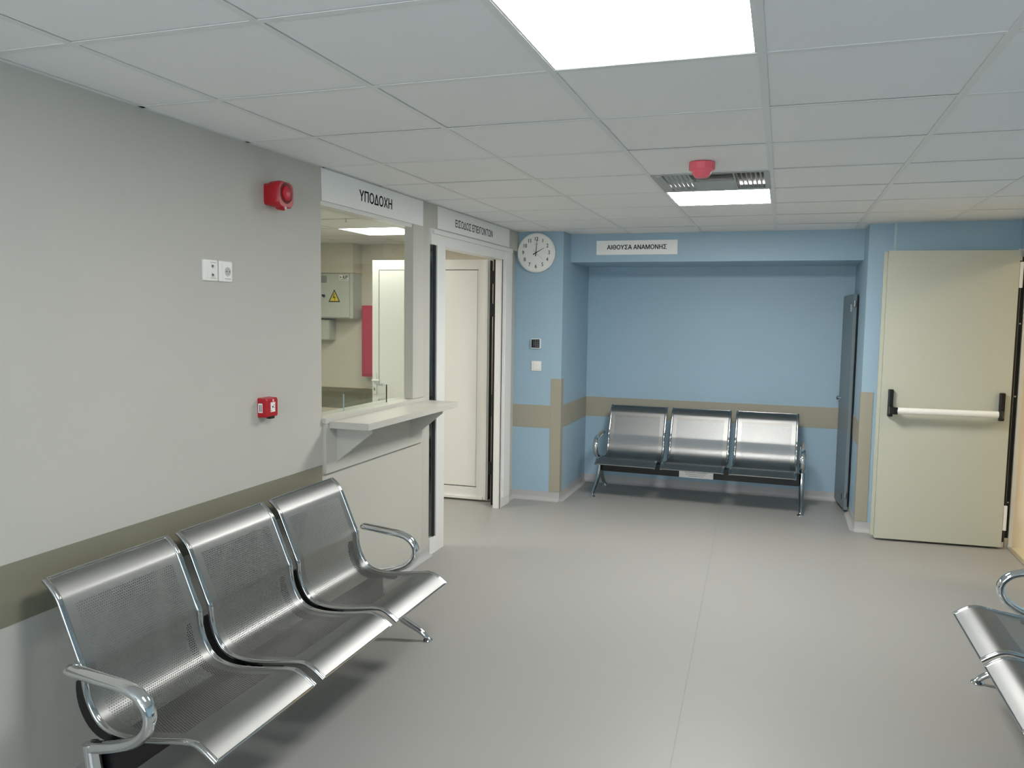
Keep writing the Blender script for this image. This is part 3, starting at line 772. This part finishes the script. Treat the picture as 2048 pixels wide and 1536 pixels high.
def bracket_bm(x):
    bm = bmesh.new(); A = []; Bv = []
    idx = [i for i, a in enumerate(ARC) if .335 <= a <= .66]
    top = []; low = []
    for i in idx:
        p = PATH2[i]; t = (PATH2[i+1]-PATH2[i-1]).normalized(); nr = Vector((0, t.z, -t.y))
        if nr.z < 0 or nr.y < 0 and abs(nr.y) > abs(nr.z): nr = -nr
        u = (ARC[i]-.335)/(.66-.335); th = .010+.034*math.sin(PI*min(1, u*1.15+.12))**.8 if u < .8 else .016
        top.append((p.y-nr.y*.008, p.z-nr.z*.008)); low.append((p.y-nr.y*(.008+th), p.z-nr.z*(.008+th)))
    pts = top+low[::-1]
    bm_prism(bm, pts, 0, x-.014, x+.014)
    bmesh.ops.triangulate(bm, faces=[f for f in bm.faces if len(f.verts) > 4]); return bm
ARM = [(-.104, .548), (-.085, .547), (-.02, .541), (.05, .534), (.105, .530), (.155, .516), (.192, .480), (.200, .440), (.180, .398), (.140, .366), (.080, .342), (.02, .328), (-.035, .318)]
ARMP = smooth_path([(0, a, b) for a, b in ARM], 2)
def make_bench(label, sticker=None):
    t = empty('waiting_bench'); tag(t, label, 'bench')
    for k in (-1, 0, 1):
        st = bpy.data.objects.new('seat', SEAT_ME); COL.objects.link(st); st.parent = t; st.location = (k*PITCH, 0, 0)
        for x in (-SW/2+.009, SW/2-.009): obj('side_rail', rail_bm(x), steel_edge, st, smooth=True)
        for i in (0, len(PATH2)-1): obj('hem', hem_bm(i), steel_edge, st, smooth=True)
        for x in (-SW/2+.024, SW/2-.024): obj('seat_bracket', bracket_bm(x), beam_m, st)
    bm = bmesh.new(); bm_box(bm, -.862, -.035, .200, .862, .030, .302); obj('beam', bm, beam_m, t, .004)
    for s in (-1, 1):
        x = s*.888
        bm = bmesh.new(); P = [Vector((x, p.y, p.z)) for p in ARMP]
        m_ = len(P); rx = [.024 if 2 < i < m_-3 else .021 for i in range(m_)]; ry = [.0175 if i > 2 else .015 for i in range(m_)]
        bm_sweep(bm, P, rx, ry, 16); obj('armrest', bm, chrome, t, smooth=True)
        bm = bmesh.new(); bm_sweep(bm, smooth_path([(x, -.028, .333), (x, -.020, .28), (x, -.012, .235), (x, -.006, .19)], 1), .024, .024, 16); obj('post', bm, chrome, t, smooth=True)
        for q, L in (('f', [(x, -.012, .25), (x, .020, .195), (x, .060, .142), (x, .110, .100), (x, .165, .072), (x, .215, .050), (x, .246, .030), (x, .262, .012)]),
                     ('b', [(x, -.012, .25), (x, -.045, .195), (x, -.085, .142), (x, -.125, .100), (x, -.165, .068), (x, -.205, .046), (x, -.236, .028), (x, -.248, .012)])):
            L = smooth_path(L, 2); m_ = len(L)
            rr = [.024-.011*(i/(m_-1)) for i in range(m_)]
            bm = bmesh.new(); bm_sweep(bm, L, rr, [r*.9 for r in rr], 14); lg = obj('leg', bm, chrome, t, smooth=True)
            e = L[-1]; bm = bmesh.new(); bm_lathe(bm, [(.027, .0), (.028, .004), (.024, .010), (.013, .017), (.008, .021)], 'z', (e.x, e.y, 0), 24); obj('foot', bm, chrome, lg, smooth=True)
    return t
Z180 = PI
# local frame: x along the beam, y towards the seat front
b1 = make_bench('chrome three-seat bench in the foreground against the left wall')
b1.rotation_euler = (0, 0, -PI/2); b1.location = (0.0, .905, 0)
def copy_tree(o, parent=None):
    c = o.copy(); COL.objects.link(c); c.parent = parent
    for ch in list(o.children): copy_tree(ch, c)
    return c
b2 = copy_tree(b1); b2['label'] = 'chrome three-seat bench in the blue niche with a paper notice on its beam'
b2.rotation_euler = (0, 0, PI-.025); b2.location = (1.205, 5.507, 0)
b3 = copy_tree(b1); b3['label'] = 'chrome three-seat bench cut off by the right edge of the picture'
b3.rotation_euler = (0, 0, PI/2); b3.location = (3.045, 1.34, 0)
# paper notice on the niche bench beam
bm = bmesh.new(); bm_box(bm, -.150, .0312, .200, .150, .0322, .290); nt_ = obj('paper_notice', bm, sign_m, b2)
for z, a, b_ in ((.275, -.075, .075), (.248, -.10, .10), (.232, -.085, .09), (.216, -.07, .07)):
    if z > .26:
        x = a
        while x < b_:
            w = random.uniform(.008, .014); q = box('print_mark', ink, nt_, x, .0323, z-.010, x+w, .0326, z+.002); x += w+.005
    else: box('print_line', grey_ink, nt_, a, .0323, z-.0015, b_, .0326, z+.0015)
